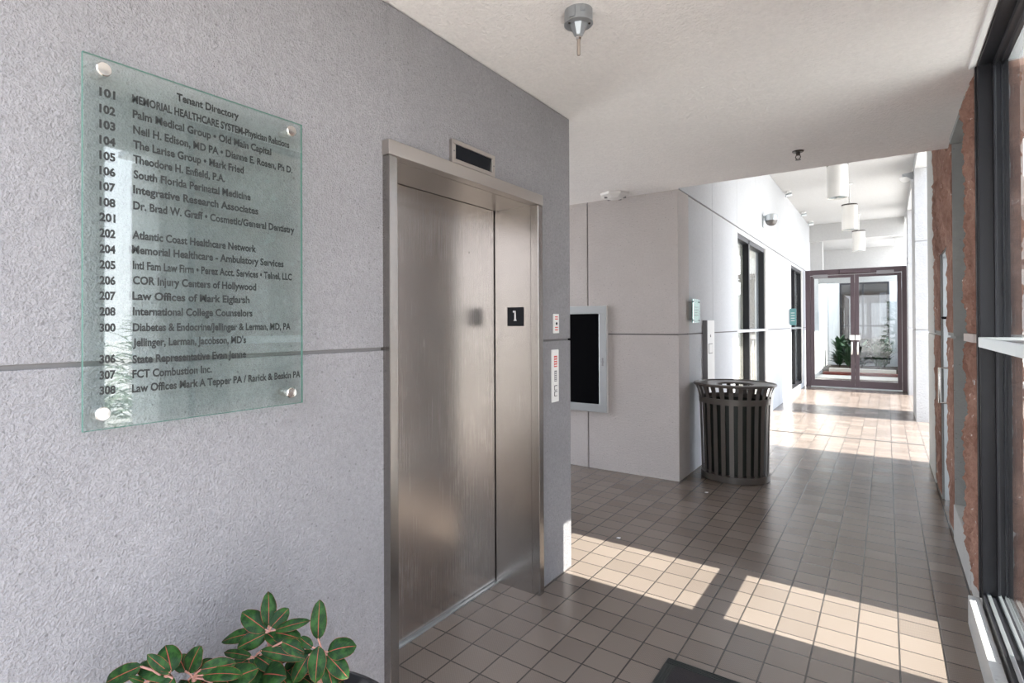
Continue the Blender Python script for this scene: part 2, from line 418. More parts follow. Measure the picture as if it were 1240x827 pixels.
mb = MB()                                                   # niche between pier and stone door wall
mb.box(.62, .75, 3.975, 4.852, 0, ZC+.32); mb.box(RW, .62, 3.975, 4.852, 2.635, ZC+.32)
o = mb.build('wall_niche', M['conc']); struct(o, 'grey concrete niche between the two stone piers', 'wall')
mb = MB(); mb.box(RW+.005, .62, 3.975, 4.852, 0, .235, .006)
o = mb.build('trim_7', M['concl']); struct(o, 'pale concrete ledge at the foot of the niche', 'ledge')
mb = MB(); mb.box(RW+.012, .75, 4.852, 5.24, 0, 1.338); mb.box(RW+.012, .75, 4.852, 5.24, 1.352, 2.665); mb.box(RW+.025, .74, 4.87, 5.23, 1.33, 1.36)
mb.box(RW+.012, .75, 5.24, 5.92, 2.0, 2.665); mb.box(RW+.012, .75, 5.92, 6.47, 0, 2.665); mb.box(RW+.012, .75, 5.10, 6.47, 2.665, ZH)
mb.box(RW+.012, .75, 4.852, 5.10, 2.665, ZC+.32)
o = mb.build('wall_door', M['conc']); struct(o, 'grey concrete wall around the pale side door', 'wall')
mb = MB()
stone_slab(mb, 4.865, 5.235, .03, 1.335, RW+.012, .008, .010, 4.4, 60); stone_slab(mb, 4.865, 5.235, 1.375, 2.0, RW+.012, .008, .010, 6.2, 60)
stone_slab(mb, 5.93, 6.46, .03, 1.335, RW+.012, .010, .012, 2.2, 50); stone_slab(mb, 5.93, 6.46, 1.375, 2.0, RW+.012, .010, .012, 9.2, 50)
stone_slab(mb, 4.865, 6.46, 2.0, 2.66, RW+.012, .014, .020, 3.7, 40); stone_slab(mb, 5.12, 6.46, 2.68, 3.86, RW+.012, .014, .016, 5.1, 30)
o = mb.build('trim_8', M['stone']); struct(o, 'rough brown stone facing around the pale side door', 'stone facing')
mb = MB(); mb.box(RW, .75, 6.475, 7.38, 0, 1.338, .003); mb.box(RW, .75, 6.475, 7.38, 1.352, ZH, .003); mb.box(RW+.012, .74, 6.48, 7.37, 1.33, 1.36)
o = mb.build('wall_end', M['concl']); struct(o, 'smooth grey concrete wall end beyond the stone door wall', 'wall')

o = MB().box(.322, .345, 1.6, 3.53, 2.652, 2.672, .004).build('trim_12', M['white']); struct(o, 'pale plaster bead between ceiling and window head', 'trim')
# curb under the near window
mb = MB(); mb.box(.304, .345, 1.60, 3.53, 0, .14, .004)
o = mb.build('trim_9', M['concl']); struct(o, 'pale concrete curb along the foot of the near window', 'curb')

# columns on the open side
for i, (y0, y1, lab) in enumerate(((10.3, 11.48, 'white rough concrete column on the open side of the corridor'), (14.0, 14.72, 'white concrete pilaster beside the glass double doors'))):
    mb = MB(); x1 = .82
    x0 = .338 if i == 0 else .345
    mb.box(x0, x1, y0, y1, 0, 1.335, .004); mb.box(x0, x1, y0, y1, 1.35, 2.625, .004); mb.box(x0, x1, y0, y1, 2.64, 3.70, .004); mb.box(x0+.012, x1-.012, y0+.012, y1-.012, .01, 3.69)
    o = mb.build('column', M['conw']); tag(o, lab, 'column', kind='structure')

# ------------------------------------------------------------------ near window (window_1)
w = thing('window_1', 'tall black framed window beside the stone pier with a silver transom', 'window', (.40, 3.2, .0), kind='structure')
mb = MB()
mb.box(.352, .456, 3.492, 3.534, .14, 2.665, .003); mb.box(.352, .456, 1.605, 1.645, .14, 2.665, .003); mb.box(.352, .456, 1.645, 3.492, 2.648, 2.667, .002)
mb.box(.352, .456, 1.645, 3.492, .10, .172, .003)
mb.box(.345, .352, 3.525, 3.548, .14, 2.66)
# rebates and stops on the far jamb
mb.box(.402, .412, 3.470, 3.495, .172, 2.648, .002); mb.box(.440, .456, 3.476, 3.495, .172, 2.648, .002)
mb.box(.402, .412, 1.645, 3.48, 2.628, 2.650, .002)
mb.build('frame', M['bronze'], w)
mb = MB(); mb.box(.345, .456, 1.645, 2.545, 1.327, 1.374, .003); mb.box(.345, .456, 2.546, 3.493, 1.327, 1.374, .003); mb.build('transom', M['alu'], w)
mb = MB(); mb.box(.422, .428, 1.645, 3.493, .172, 1.327); mb.box(.422, .428, 1.645, 3.493, 1.374, 2.648); mb.build('pane', M['glass'], w)
mb = MB(); mb.box(.366, .380, 1.645, 3.49, .172, .180, .002); mb.box(.404, .416, 1.645, 3.49, .172, .186, .002); mb.box(.440, .452, 1.645, 3.49, .172, .182, .002); mb.build('sill_track', M['alu'], w)
mb = MB()
random.seed(3)
pts = [(.350, 3.545+.006*random.uniform(-1, 1), .16+i*.05) for i in range(50)]
mb.tube(pts, .007, 6); mb.build('sealant', M['caulk'], w)

# ------------------------------------------------------------------ lift doorway (door_1)
d = thing('door_1', 'brushed stainless steel lift doorway with a single closed sliding panel', 'lift door', (-1.62, 2.03, 0), kind='structure')
FX = -1.487
mb = MB(); mb.box(-1.80, -1.772, 1.47, 2.61, .012, 2.13); dp = mb.build('door_panel', M['steeldoor'], d)
mb = MB(); mb.lathe([(0, 0), (.007, 0), (.007, .003), (0, .003)], (-1.772, 2.323, 1.823), 'x', 14); mb.mi = 1
mb.box(-1.7695, -1.7685, 2.3205, 2.3255, 1.819, 1.828); mb.build('keyhole', [M['chrome'], M['black']], dp, True)
def jamb(y_in, y_out):
    a, b = sorted((y_in, y_out)); mb = MB()
    mb.box(-1.536, FX, a, b, 0, 2.081, .003)
    s = -1 if y_out < y_in else 1
    mb.box(-1.766, -1.5362, *sorted((y_in, y_in+s*.014)), 0, 2.094)
    return mb.build('jamb', M['steel'], d)
jamb(1.506, 1.462); jamb(2.560, 2.606)
mb = MB(); mb.box(-1.536, FX+.003, 1.459, 2.609, 2.082, 2.138, .003); mb.box(-1.766, -1.5362, 1.5, 2.565, 2.0815, 2.0935); mb.build('header', M['steelh'], d)
mb = MB(); mb.box(-1.79, -1.752, 1.506, 2.56, 0, .008, .002); mb.build('sill', M['alu'], d)

# ------------------------------------------------------------------ end glass doors (door_2)
d = thing('door_2', 'plum brown framed glass double doors closing the corridor', 'door', (-.56, 14.77, 0), kind='structure')
Y0, Y1 = 14.73, 14.81
mb = MB(); mb.box(-1.50, -1.405, Y0, Y1, 0, 2.65, .004); mb.box(.262, .345, Y0, Y1, 0, 2.65, .004); mb.box(-1.405, .262, Y0, Y1, 2.53, 2.65, .004); mb.build('frame', M['brownframe'], d)
mb = MB(); mb.box(-1.40, .26, Y0-.06, Y1+.03, 0, .015, .004); mb.build('threshold', M['alu'], d)
def leaf(xa, xb, hx):
    s = .075
    mb = MB(); mb.box(xa, xa+s, Y0+.01, Y1-.02, .02, 2.52, .003); mb.box(xb-s, xb, Y0+.01, Y1-.02, .02, 2.52, .003); mb.box(xa+s, xb-s, Y0+.01, Y1-.02, .02, .17, .003); mb.box(xa+s, xb-s, Y0+.01, Y1-.02, 2.46, 2.52, .003)
    lf = mb.build('door_leaf', M['brownframe'], d)
    mb = MB(); mb.box(xa+s, xb-s, Y0+.03, Y0+.036, .17, 2.46); mb.build('pane', M['glass'], lf)
    mb = MB(); mb.tube([(hx, Y0+.01, 1.02), (hx, Y0-.07, 1.02), (hx, Y0-.085, .98), (hx, Y0-.085, .80), (hx, Y0-.07, .76), (hx, Y0+.01, .76)], .016, 10); mb.build('pull_handle', M['chrome'], lf, True)
    mb = MB(); mb.box(hx-.045, hx+.045, Y0-.004, Y0+.012, 1.07, 1.18, .004); mb.build('lock_plate', M['chrome'], lf)
leaf(-1.40, -.565, -.615); leaf(-.560, .258, -.51)
for x, zz, ww, m in ((-1.20, 2.50, .28, 'greyprint'), (-.56, 2.585, .55, 'brownframe'), (-.02, 2.535, .30, 'greyprint')):
    mb = MB(); mb.box(x-ww/2, x+ww/2, Y0-.07, Y0+.004, zz-.035, zz+.04, .006); mb.build('closer', M[m], d)

# ------------------------------------------------------------------ side door in the stone wall (door_3)
d = thing('door_3', 'pale grey side door with a steel pull set in the brown stone wall', 'door', (.42, 5.58, 0), kind='structure')
mb = MB(); mb.box(.40, .44, 5.27, 5.89, .01, 1.97, .003); dl = mb.build('door_panel', M['doorwhite'], d)
mb = MB(); mb.box(.372, .46, 5.24, 5.27, 0, 2.0); mb.box(.372, .46, 5.89, 5.92, 0, 2.0); mb.box(.372, .46, 5.27, 5.89, 1.97, 2.0); mb.build('frame', M['alu'], d)
mb = MB(); mb.tube([(.40, 5.62, 1.09), (.33, 5.62, 1.09), (.33, 5.62, .82), (.40, 5.62, .82)], .011, 10); mb.build('pull_handle', M['chrome'], dl, True)
mb = MB(); mb.box(.385, .40, 5.56, 5.66, 1.38, 1.56, .005); mb.tube([(.39, 5.6, 1.48), (.345, 5.6, 1.48), (.345, 5.5, 1.48)], .010, 8); mb.build('lever_lock', M['blackplate'], dl)

# ------------------------------------------------------------------ corridor windows
def corridor_window(name, y0, y1, label):
    w = thing(name, label, 'window', (-1.6, (y0+y1)/2, WZ0), kind='structure')
    ym = y0+(y1-y0)*.40; mb = MB(); xa, xb = -1.625, -1.545
    for a, b in ((y0, y0+.05), (ym-.03, ym+.03), (y1-.055, y1)): mb.box(xa, xb, a, b, WZ0, WZ1, .003)
    mb.box(xa, xb, y0+.05, y1-.055, WZ1-.06, WZ1, .003); mb.box(xa, xb, y0+.05, y1-.055, WZ0, WZ0+.07, .003)
    mb.build('frame', M['bronze'], w)
    mb = MB(); mb.box(-1.62, -1.535, y0+.01, y1-.01, 1.325, 1.362, .003); mb.build('rail', M['alubright'], w)
    mb = MB(); mb.box(-1.606, -1.600, y0+.05, ym-.03, WZ0+.07, WZ1-.06); mb.box(-1.606, -1.600, ym+.03, y1-.055, WZ0+.07, WZ1-.06); mb.build('pane', M['windowglass'], w)
    mb = MB(); n = int((y1-y0)/.09)
    for i in range(n): a = y0+.05+i*(y1-y0-.1)/n; mb.box(-1.66-.01*(i % 2), -1.65-.01*(i % 2), a, a+(y1-y0-.1)/n+.012, WZ0+.05, WZ1-.05)
    mb.build('blind', M['blind'], w)
    mb = MB(); mb.box(-1.56, -1.526, y1-.002, y1+.11, WZ0, WZ1+.02)
    mb.build('jamb_trim', M['ivory'], w)
corridor_window('window_2', *W1, 'dark framed tall corridor window just beyond the litter bin')
corridor_window('window_3', *W2, 'dark framed tall corridor window nearest the glass double doors')

# ------------------------------------------------------------------ court beyond the doors
mb = MB(); mb.box(-1.95, -1.53, 16.0, 21.2, 0, 2.685); mb.build('wall_court', M['concl']); struct(bpy.data.objects['wall_court'], 'white wall on the left of the court beyond the glass doors', 'wall')
mb = MB(); mb.box(.30, .7, 16.0, 21.2, 0, 2.3); o = mb.build('wall_court.001', M['corr']); struct(o, 'white wall on the right of the court beyond the glass doors', 'wall')
mb = MB(); BY = 21.0
mb.box(-1.95, -1.20, BY, BY+.3, 0, 3.4); mb.box(.07, .7, BY, BY+.3, 0, 3.4); mb.box(-1.20, .07, BY, BY+.3, 2.72, 3.4); mb.box(-1.20, .07, BY, BY+.3, 0, .2)
o = mb.build('wall_court.002', M['corr']); struct(o, 'white end wall of the court around a dark framed window', 'wall')
w = thing('window_4', 'dark framed window at the end of the court behind the plants', 'window', (-.57, BY, .2), kind='structure')
mb = MB()
for a, b in ((-1.2, -1.14), (-.62, -.56), (.01, .07)): mb.box(a, b, BY-.03, BY+.06, .2, 2.72, .004)
for a, b in ((2.65, 2.72), (.2, .27), (1.33, 1.39)): mb.box(-1.14, .01, BY-.025, BY+.055, a, b, .004)
mb.build('frame', M['bronze'], w)
mb = MB(); mb.box(-1.14, .01, BY+.01, BY+.016, .27, 2.65); mb.build('pane', M['glassdark'], w)
mb = MB(); mb.box(-1.2, .07, BY+.5, BY+.52, .2, 2.7); mb.mi = 1; mb.box(-.45, -.2, BY+.44, BY+.47, .2, 2.1); mb.box(-1.0, -.85, BY+.4, BY+.43, .2, 1.7); mb.mi = 2; mb.box(-.18, .0, BY+.40, BY+.43, 1.4, 2.4)
mb.build('reflected_scene', [M['tan'], M['brownframe'], M['ivory']], w)  # painted reflection: tan backdrop and blocks stand in for the mirrored scene
mb = MB(); mb.box(-1.53, .30, 17.2, 18.3, -.1, .005); o = mb.build('trim_10', M['paving']); struct(o, 'pale paving beyond the glass doors', 'paving')
mb = MB(); mb.box(-1.45, .25, 18.3, 18.7, 0, .07); o = mb.build('flower_bed', M['mulch']); tag(o, 'strip of dark red mulch in front of the court plants', 'flower bed')
mb = MB(); mb.box(-1.35, .20, 18.9, 19.1, 0, .15, .01); o = mb.build('trim_11', M['paving']); struct(o, 'pale low curb in front of the court plants', 'curb')
mb = MB(); mb.box(-1.53, .30, 19.15, 21.0, -.1, .12); o = mb.build('planting_soil', M['soil']); tag(o, 'dark soil bed behind the low curb of the court', 'soil', kind='stuff')

def leaf_blade(b, base, direction, length, width, droop, uvl, seg=7, fold=.18, tilt=0.):
    d = Vector(direction).normalized(); up = Vector((0, 0, 1))
    side = d.cross(up); side = side.normalized() if side.length > 1e-3 else Vector((1, 0, 0))
    side = Matrix.Rotation(tilt, 3, d) @ side
    nrm = side.cross(d).normalized()
    p = Vector(base); rows = []; st = length/seg; ax = d.copy()
    for i in range(seg+1):
        t = i/seg; wd = width*.5*(math.sin(PI*min(1, t**.72*.97+.03)))**.8 if 0 < i < seg else width*.03
        s2 = ax.cross(nrm).normalized()
        if s2.dot(side) < 0: s2 = -s2
        n2 = s2.cross(ax).normalized()
        if n2.dot(nrm) < 0: n2 = -n2
        row = []
        for k in (-1, -.5, 0, .5, 1):
            wob = .06*math.sin(t*9+k*2)*width*abs(k)
            row.append((b.verts.new(p+s2*(wd*k)+n2*(fold*abs(k)*wd*1.0+wob)), .5+k*.5, t))
        rows.append(row)
        ax = (ax - up*droop/seg).normalized() if droop else ax
        p = p+ax*st
    for A, B in zip(rows, rows[1:]):
        for k in range(4):
            q = (A[k], A[k+1], B[k+1], B[k]); f = b.faces.new([x[0] for x in q]); f.smooth = True
            for lp, x in zip(f.loops, q): lp[uvl].uv = (x[1], x[2])

def court_plant(x, y, h, n, seed, label):
    random.seed(seed); t = thing('court_plant', label, 'plant', (x, y, .12), 'dark plants in the court bed')
    b = bmesh.new(); uvl = b.loops.layers.uv.new('UVMap')
    for i in range(n):
        a = random.uniform(0, 2*PI); e = random.uniform(1.3, 3.2)
        base = (x+.05*math.cos(a), y+.05*math.sin(a), .16+random.uniform(0, h*.72))
        leaf_blade(b, base, (math.cos(a), math.sin(a), e), .36*random.uniform(.6, 1.), .12, random.uniform(.5, 1.2), uvl, 6)
    me = bpy.data.meshes.new('foliage'); b.to_mesh(me); b.free(); link('foliage', me, M['fern'], t)
    mb = MB(); mb.tube([(x, y, .121), (x+.01, y, .15+h*.5)], .025, 7); mb.build('stem', M['soil'], t)
for x, y, h, n, s, lab in ((-1.16, 20.1, .95, 80, 1, 'tallest dark leafy plant at the left end of the court bed'), (-.88, 19.5, .78, 80, 2, 'dark leafy plant second from left in the court bed'), (-.60, 20.05, .72, 80, 3, 'low dark leafy plant in the middle of the court bed'), (-.20, 19.5, .66, 80, 4, 'low dark leafy plant second from right in the court bed'), (-.06, 20.3, .85, 80, 5, 'dark leafy plant at the right end of the court bed')):
    court_plant(x, y, h, n, s, lab)

# ------------------------------------------------------------------ tenant directory
t = thing('tenant_directory', 'green glass tenant directory with black lettering on four steel standoffs', 'sign', (LW, .78, 1.64))
GX = -1.482                                                     # back face of the glass
mb = MB(); mb.box(GX, GX+.008, .4785, 1.0705, 1.200, 2.0735, .0008)
gp = mb.build('glass_panel', [M['glassgreen'], M['glassedge']], t)
for p in gp.data.polygons:
    if abs(p.normal.x) < .5 or p.area < .01: p.material_index = 1
for (y, z) in ((.519, 2.043), (1.026, 2.040), (.517, 1.238), (1.024, 1.236)):
    mb = MB(); mb.lathe([(0, 0), (.011, 0), (.011, .040), (0, .040)], (LW+.0005, y, z), 'x', 24)
    mb.lathe([(0, 0), (.0155, 0), (.0165, .003), (.0165, .009), (.0145, .0115), (.006, .012), (0, .0122)], (GX+.008, y, z), 'x', 28)
    mb.build('standoff', M['chrome'], t, True)
def text_mesh(txt, size, bold=.0):
    cu = bpy.data.curves.new('t', 'FONT'); cu.body = txt; cu.size = size; cu.offset = bold; cu.resolution_u = 3; cu.extrude = .0
    ob = bpy.data.objects.new('t', cu); COL.objects.link(ob); me = bpy.data.meshes.new_from_object(ob)
    bpy.data.objects.remove(ob); bpy.data.curves.remove(cu); return me
def add_text(dst, txt, y0, z, x, width=None, size=.027, bold=.0009):
    """lettering on a plane facing +x, reading towards +y"""
    me = text_mesh(txt, size, bold)
    xs = [v.co.x for v in me.vertices]; a, b = min(xs), max(xs); k = (width/(b-a)) if width else 1
    bm2 = bmesh.new(); bm2.from_mesh(me)
    for v in bm2.verts: v.co = Vector((x, y0+(v.co.x-a)*k, z+v.co.y))
    bmesh.ops.recalc_face_normals(bm2, faces=bm2.faces)
    bm2.to_mesh(me); bm2.free(); dst.bm.from_mesh(me); bpy.data.meshes.remove(me)
TX = GX+.0086
mb = MB(); B = ' \u2022 '
rows = [('Tenant Directory', .687, .858, 2.027), ('MEMORIAL HEALTHCARE SYSTEM-Physician Relations', .582, 1.023, 1.988), ('Palm Medical Group'+B+'Old Main Capital', .583, .961, 1.951), ('Neil H. Edison, MD PA'+B+'Dianne E. Rosen, Ph D.', .584, 1.034, 1.913), ('The Larise Group'+B+'Mark Fried', .584, .873, 1.877), ('Theodore H. Enfield, P.A.', .584, .817, 1.841), ('South Florida Perinatal Medicine', .585, .894, 1.804), ('Integrative Research Associates', .584, .918, 1.767), ('Dr. Brad W. Graff'+B+'Cosmetic/General Dentistry', .584, 1.040, 1.728),
 ('Atlantic Coast Healthcare Network', .582, .911, 1.656), ('Memorial Healthcare - Ambulatory Services', .581, 1.002, 1.620), ('Intl Fam Law Firm'+B+'Perez Acct. Services'+B+'Telnel, LLC', .583, 1.031, 1.582), ('COR Injury Centers of Hollywood', .583, .911, 1.545), ('Law Offices of Mark Eiglarsh', .582, .890, 1.507), ('International College Counselors', .583, .899, 1.469), ('Diabetes & Endocrine/Jellinger & Lerman, MD, PA', .583, 1.026, 1.430), ("Jellinger, Lerman, Jacobson, MD's", .583, .879, 1.393), ('State Representative Evan Jenne', .582, .879, 1.352), ('FCT Combustion Inc.', .582, .779, 1.316), ('Law Offices Mark A Tepper PA / Rarick & Beskin PA', .581, 1.061, 1.281)]
for s, a, b, z in rows:
    mb = MB(); add_text(mb, s, a, z, TX, b-a, .0275); mb.build('tenant_row', M['ink'], t)
for s, z in zip('101 102 103 104 105 106 107 108 201 202 204 205 206 207 208 300 306 307 308'.split(), (1.982, 1.943, 1.907, 1.870, 1.834, 1.798, 1.762, 1.725, 1.689, 1.652, 1.615, 1.578, 1.541, 1.505, 1.468, 1.430, 1.356, 1.319, 1.283)):
    mb = MB(); add_text(mb, s, .512, z, TX, .0335, .0265, .0011); mb.build('suite_number', M['ink'], t)

# ------------------------------------------------------------------ small things round the lift
t = thing('floor_display', 'silver framed floor display with a dark slanted pane above the lift header', 'display', (LW, 2.0, 2.2))
mb = MB(); y0, y1, z0, z1 = 1.858, 2.183, 2.148, 2.250; fx = -1.504
mb.box(LW-.0, fx, y0, y1, z0, z0+.019, .002); mb.box(LW, fx, y0, y1, z1-.019, z1, .002); mb.box(LW, fx, y0, y0+.024, z0+.019, z1-.019, .002); mb.box(LW, fx, y1-.024, y1, z0+.019, z1-.019, .002); mb.build('frame', M['steelh'], t)
mb = MB(); mb.quad((LW+.002, y0+.024, z0+.019), (LW+.002, y1-.024, z0+.019), (LW+.012, y1-.024, z1-.019), (LW+.012, y0+.024, z1-.019)); mb.build('pane', M['blackplate'], t)
for yy in (y0+.012, y1-.012):
    mb = MB(); mb.lathe([(0, 0), (.004, 0), (.003, .002), (0, .0022)], (fx, yy, (z0+z1)/2), 'x', 10); mb.build('screw', M['greyprint'], t)

t = thing('floor_number_plate', 'small black square plate with a white 1 on the lift jamb', 'sign', (-1.633, 2.56, 1.486))
mb = MB(); mb.box(-1.684, -1.581, 2.5585, 2.5615, 1.434, 1.537, .001)
for v in mb.bm.verts: v.co.y -= .003
mb.build('plate', M['blackplate'], t)
mb = MB(); yq = 2.5545                                       # the digit 1, drawn as serif strokes
mb.box(-1.637, -1.628, yq, yq+.002, 1.463, 1.518); mb.box(-1.646, -1.628, yq, yq+.002, 1.508, 1.518); mb.box(-1.642, -1.623, yq, yq+.002, 1.463, 1.467); mb.build('numeral', M['whitecut'], t)

t = thing('lift_call_panel', 'tall ivory lift call plate with red print right of the lift', 'call panel', (LW, 2.79, 1.15))
y0, y1 = 2.755, 2.832
mb = MB(); mb.box(LW, LW+.008, y0, y1, 1.002, 1.299, .002); mb.build('faceplate', M['ivory'], t)
yc = (y0+y1)/2; px = LW+.0085
mb = MB(); mb.box(LW+.006, px, yc-.018, yc+.018, 1.200, 1.264)
mb.mi = 1
for k in range(4): mb.box(LW+.006, px+.0005, yc-.014, yc+.014-.004*(k % 2), 1.207+k*.014, 1.213+k*.014)
mb.build('red_notice', [M['red'], M['ivory']], t)
mb = MB(); mb.box(LW+.006, px, yc-.015, yc+.015, 1.118, 1.180)
mb.mi = 1
for k in range(5): mb.box(LW+.006, px+.0005, yc-.011, yc+.011, 1.123+k*.011, 1.127+k*.011)
mb.build('grey_notice', [M['greyprint'], M['ivory']], t)
for z in (1.082, 1.048):
    mb = MB(); mb.box(LW+.006, px+.001, yc-.016, yc+.016, z-.014, z+.014, .001); mb.mi = 1; mb.box(LW+.006, px+.004, yc-.0125, yc+.0125, z-.0105, z+.0105, .002); mb.build('button', [M['blackplate'], M['ivory']], t)
t = thing('key_switch', 'small ivory key switch plate above the groove right of the lift', 'switch', (LW, 2.805, 1.445))
mb = MB(); mb.box(LW, LW+.006, 2.778, 2.842, 1.392, 1.502, .002); mb.build('faceplate', M['ivory'], t)
mb = MB(); mb.lathe([(0, 0), (.008, 0), (.008, .003), (0, .003)], (LW+.006, 2.81, 1.447), 'x', 14); mb.build('lock', M['blackplate'], t, True)
for z in (1.408, 1.422, 1.470, 1.482): mb = MB(); mb.box(LW+.005, LW+.0065, 2.793, 2.827, z, z+.006); mb.build('red_print', M['red'], t)

# ------------------------------------------------------------------ notice case on the alcove wall
t = thing('notice_case', 'silver framed notice case with an empty black board on the alcove wall', 'notice board', (-2.6, 5.165, 1.1))
xa, xb, za, zb, fy = -3.05, -2.212, .566, 1.628, 5.125
mb = MB(); mb.box(xa, xb, fy+.012, 5.1645, za, zb, .003); mb.build('case', M['white'], t)
mb = MB(); s = .082
mb.box(xa, xb-.006, fy, fy+.016, zb-s, zb-.004, .004); mb.box(xa, xb-.006, fy, fy+.016, za+.004, za+s, .004); mb.box(xb-s, xb-.006, fy, fy+.016, za+s, zb-s, .004); mb.box(xa, xa+s, fy, fy+.016, za+s, zb-s, .004); dr = mb.build('door', M['alu'], t)
mb = MB(); mb.lathe([(0, 0), (.012, 0), (.010, -.006), (0, -.006)], (xb-.042, fy, 1.07), 'y', 14); mb.box(xb-.05, xb-.034, fy-.003, fy, 1.03, 1.11); mb.build('lock', M['zinc'], dr, True)
mb = MB(); mb.box(xa+s, xb-s, fy+.010, fy+.013, za+s, zb-s); mb.build('felt_board', M['black'], t)

# ------------------------------------------------------------------ corridor wall fittings
t = thing('tenant_plaque', 'small glass door plaque on steel standoffs near the wall corner', 'sign', (-1.53, 5.58, 1.57))
mb = MB(); mb.box(-1.492, -1.484, 5.46, 5.715, 1.452, 1.682, .001); mb.mi = 1; mb.box(-1.4915, -1.4845, 5.4595, 5.463, 1.453, 1.681); mb.build('glass_panel', [glass_mat('frosted_plaque', (.80, .93, .90), 1.5), M['teal']], t)
mb = MB(); mb.box(-1.4930, -1.4922, 5.475, 5.70, 1.47, 1.665); mb.build('backing', M['white'], t)
for y in (5.485, 5.69):
    for z in (1.478, 1.655):
        mb = MB(); mb.lathe([(0, 0), (.008, 0), (.008, .055), (0, .055)], (-1.532, y, z), 'x', 12); mb.build('standoff', M['zinc'], t, True)
for k, wd in enumerate((.12, .15, .10, .14)): mb = MB(); mb.box(-1.484, -1.4835, 5.58-wd/2, 5.58+wd/2, 1.60-k*.026, 1.606-k*.026); mb.build('text_line', M['greyprint'], t)
t = thing('tenant_plaque', 'teal door plaque beside the far dark corridor window', 'sign', (-1.53, 12.3, 1.57))
mb = MB(); mb.box(-1.515, -1.405, 12.27, 12.285, 1.41, 1.73, .002); mb.build('panel', M['teal'], t)
mb = MB(); mb.box(-1.532, -1.513, 12.262, 12.293, 1.43, 1.71, .002); mb.build('bracket', M['zinc'], t)
for k in range(4): mb = MB(); mb.box(-1.495, -1.43, 12.268, 12.27, 1.64-k*.05, 1.65-k*.05); mb.build('text_line', M['ivory'], t)
t = thing('push_plate', 'tall narrow white wall panel with a square button behind the litter bin', 'wall panel', (-1.53, 6.15, 1.1))
mb = MB(); mb.box(-1.53, -1.49, 6.0, 6.31, .62, 1.478, .004); mb.build('housing', M['white'], t)
mb = MB(); mb.box(-1.491, -1.488, 6.06, 6.22, 1.13, 1.235, .001); mb.mi = 1; mb.box(-1.490, -1.486, 6.072, 6.208, 1.137, 1.228, .002); mb.build('button', [M['greyprint'], M['white']], t)
mb = MB(); mb.lathe([(0, 0), (.016, 0), (.014, .004), (0, .004)], (-1.491, 6.14, 1.315), 'x', 12); mb.build('indicator', M['greyprint'], t, True)
mb = MB(); mb.box(-1.531, -1.485, 5.992, 6.0, .62, 1.478); mb.build('edge', M['greyprint'], t)

t = thing('dome_camera', 'silver dome camera on a bracket above the first corridor window', 'camera', (-1.53, 9.5, 3.08))
mb = MB(); mb.box(-1.53, -1.515, 9.45, 9.55, 2.93, 3.12, .004); mb.tube([(-1.52, 9.5, 3.085), (-1.44, 9.5, 3.085)], .022, 10); mb.build('bracket', M['alu'], t)
mb = MB(); mb.lathe([(0, .10), (.055, .10), (.082, .085), (.09, .05), (.09, .0), (.084, 0)], (-1.41, 9.5, 3.02), 'z', 28); mb.build('housing', M['alu'], t, True)
mb = MB(); mb.lathe([(.083, .005), (.08, -.03), (.06, -.06), (.03, -.078), (0, -.084)], (-1.41, 9.5, 3.02), 'z', 28); mb.build('dome', M['lens'], t, True)

# three cylinder lights
def cyl_light(x, y, zt, r, h, label):
    t = thing('cylinder_light', label, 'ceiling light', (x, y, ZH), 'white cylinder lights along the corridor')
    mb = MB(); mb.lathe([(0, ZH-.002), (.05, ZH-.002), (.05, ZH-.02), (.016, ZH-.03), (.016, zt-.005), (0, zt-.005)], (x, y, 0), 'z', 20); mb.build('stem', M['white'], t, True)
    mb = MB(); mb.lathe([(0, zt), (r-.004, zt), (r, zt-.004), (r, zt-h), (r-.006, zt-h), (r-.006, zt-h+.02), (r*.5, zt-h+.06), (0, zt-h+.06)], (x, y, 0), 'z', 40); mb.build('shade', M['shade'], t, True)
    mb = MB(); mb.lathe([(r+.0035, zt+.004), (r+.0035, zt-.018), (r, zt-.018)], (x, y, 0), 'z', 40); mb.build('top_ring', M['rust'], t)
    mb = MB()
    for k in range(8): a = k*PI/8; c, s = math.cos(a)*(r-.008), math.sin(a)*(r-.008); mb.quad((x-c, y-s, zt-h+.004), (x+c, y+s, zt-h+.004), (x+c, y+s, zt-h+.024), (x-c, y-s, zt-h+.024))
    mb.build('louver', M['alu'], t)
cyl_light(-.500, 8.53, 3.495, .116, .43, 'nearest and largest of the three white cylinder lights')
cyl_light(-.508, 11.6, 3.505, .116, .435, 'middle one of the three white cylinder lights')
cyl_light(-.490, 15.0, 3.50, .122, .45, 'farthest white cylinder light in front of the cross beam')

# ceiling heads near the left wall
for y, lab in ((11.65, 'small spotlight on the high ceiling nearest the dome camera'), (14.0, 'small spotlight on the high ceiling above the far window'), (15.4, 'small spotlight in the ceiling corner by the cross beam')):
    t = thing('spotlight', lab, 'spotlight', (-1.44, y, ZH), 'small spotlights along the left edge of the high ceiling')
    mb = MB(); mb.lathe([(0, 0), (.045, 0), (.045, -.02), (.012, -.03), (.012, -.06), (0, -.06)], (-1.44, y, ZH), 'z', 16); mb.build('mount', M['white'], t, True)
    mb = MB(); mb.tube([(-1.49, y-.02, ZH-.075), (-1.40, y+.02, ZH-.055)], [.03, .042], 12); mb.build('head', M['alu'], t)
t = thing('horn_sensor', 'small grey wedge detector high on the white column', 'sensor', (.338, 10.7, 3.64))
mb = MB(); mb.poly_prism([(.337, 10.6, 3.72), (.20, 10.6, 3.70), (.337, 10.6, 3.60)], (0, .16, 0)); mb.build('bracket', M['zinc'], t)
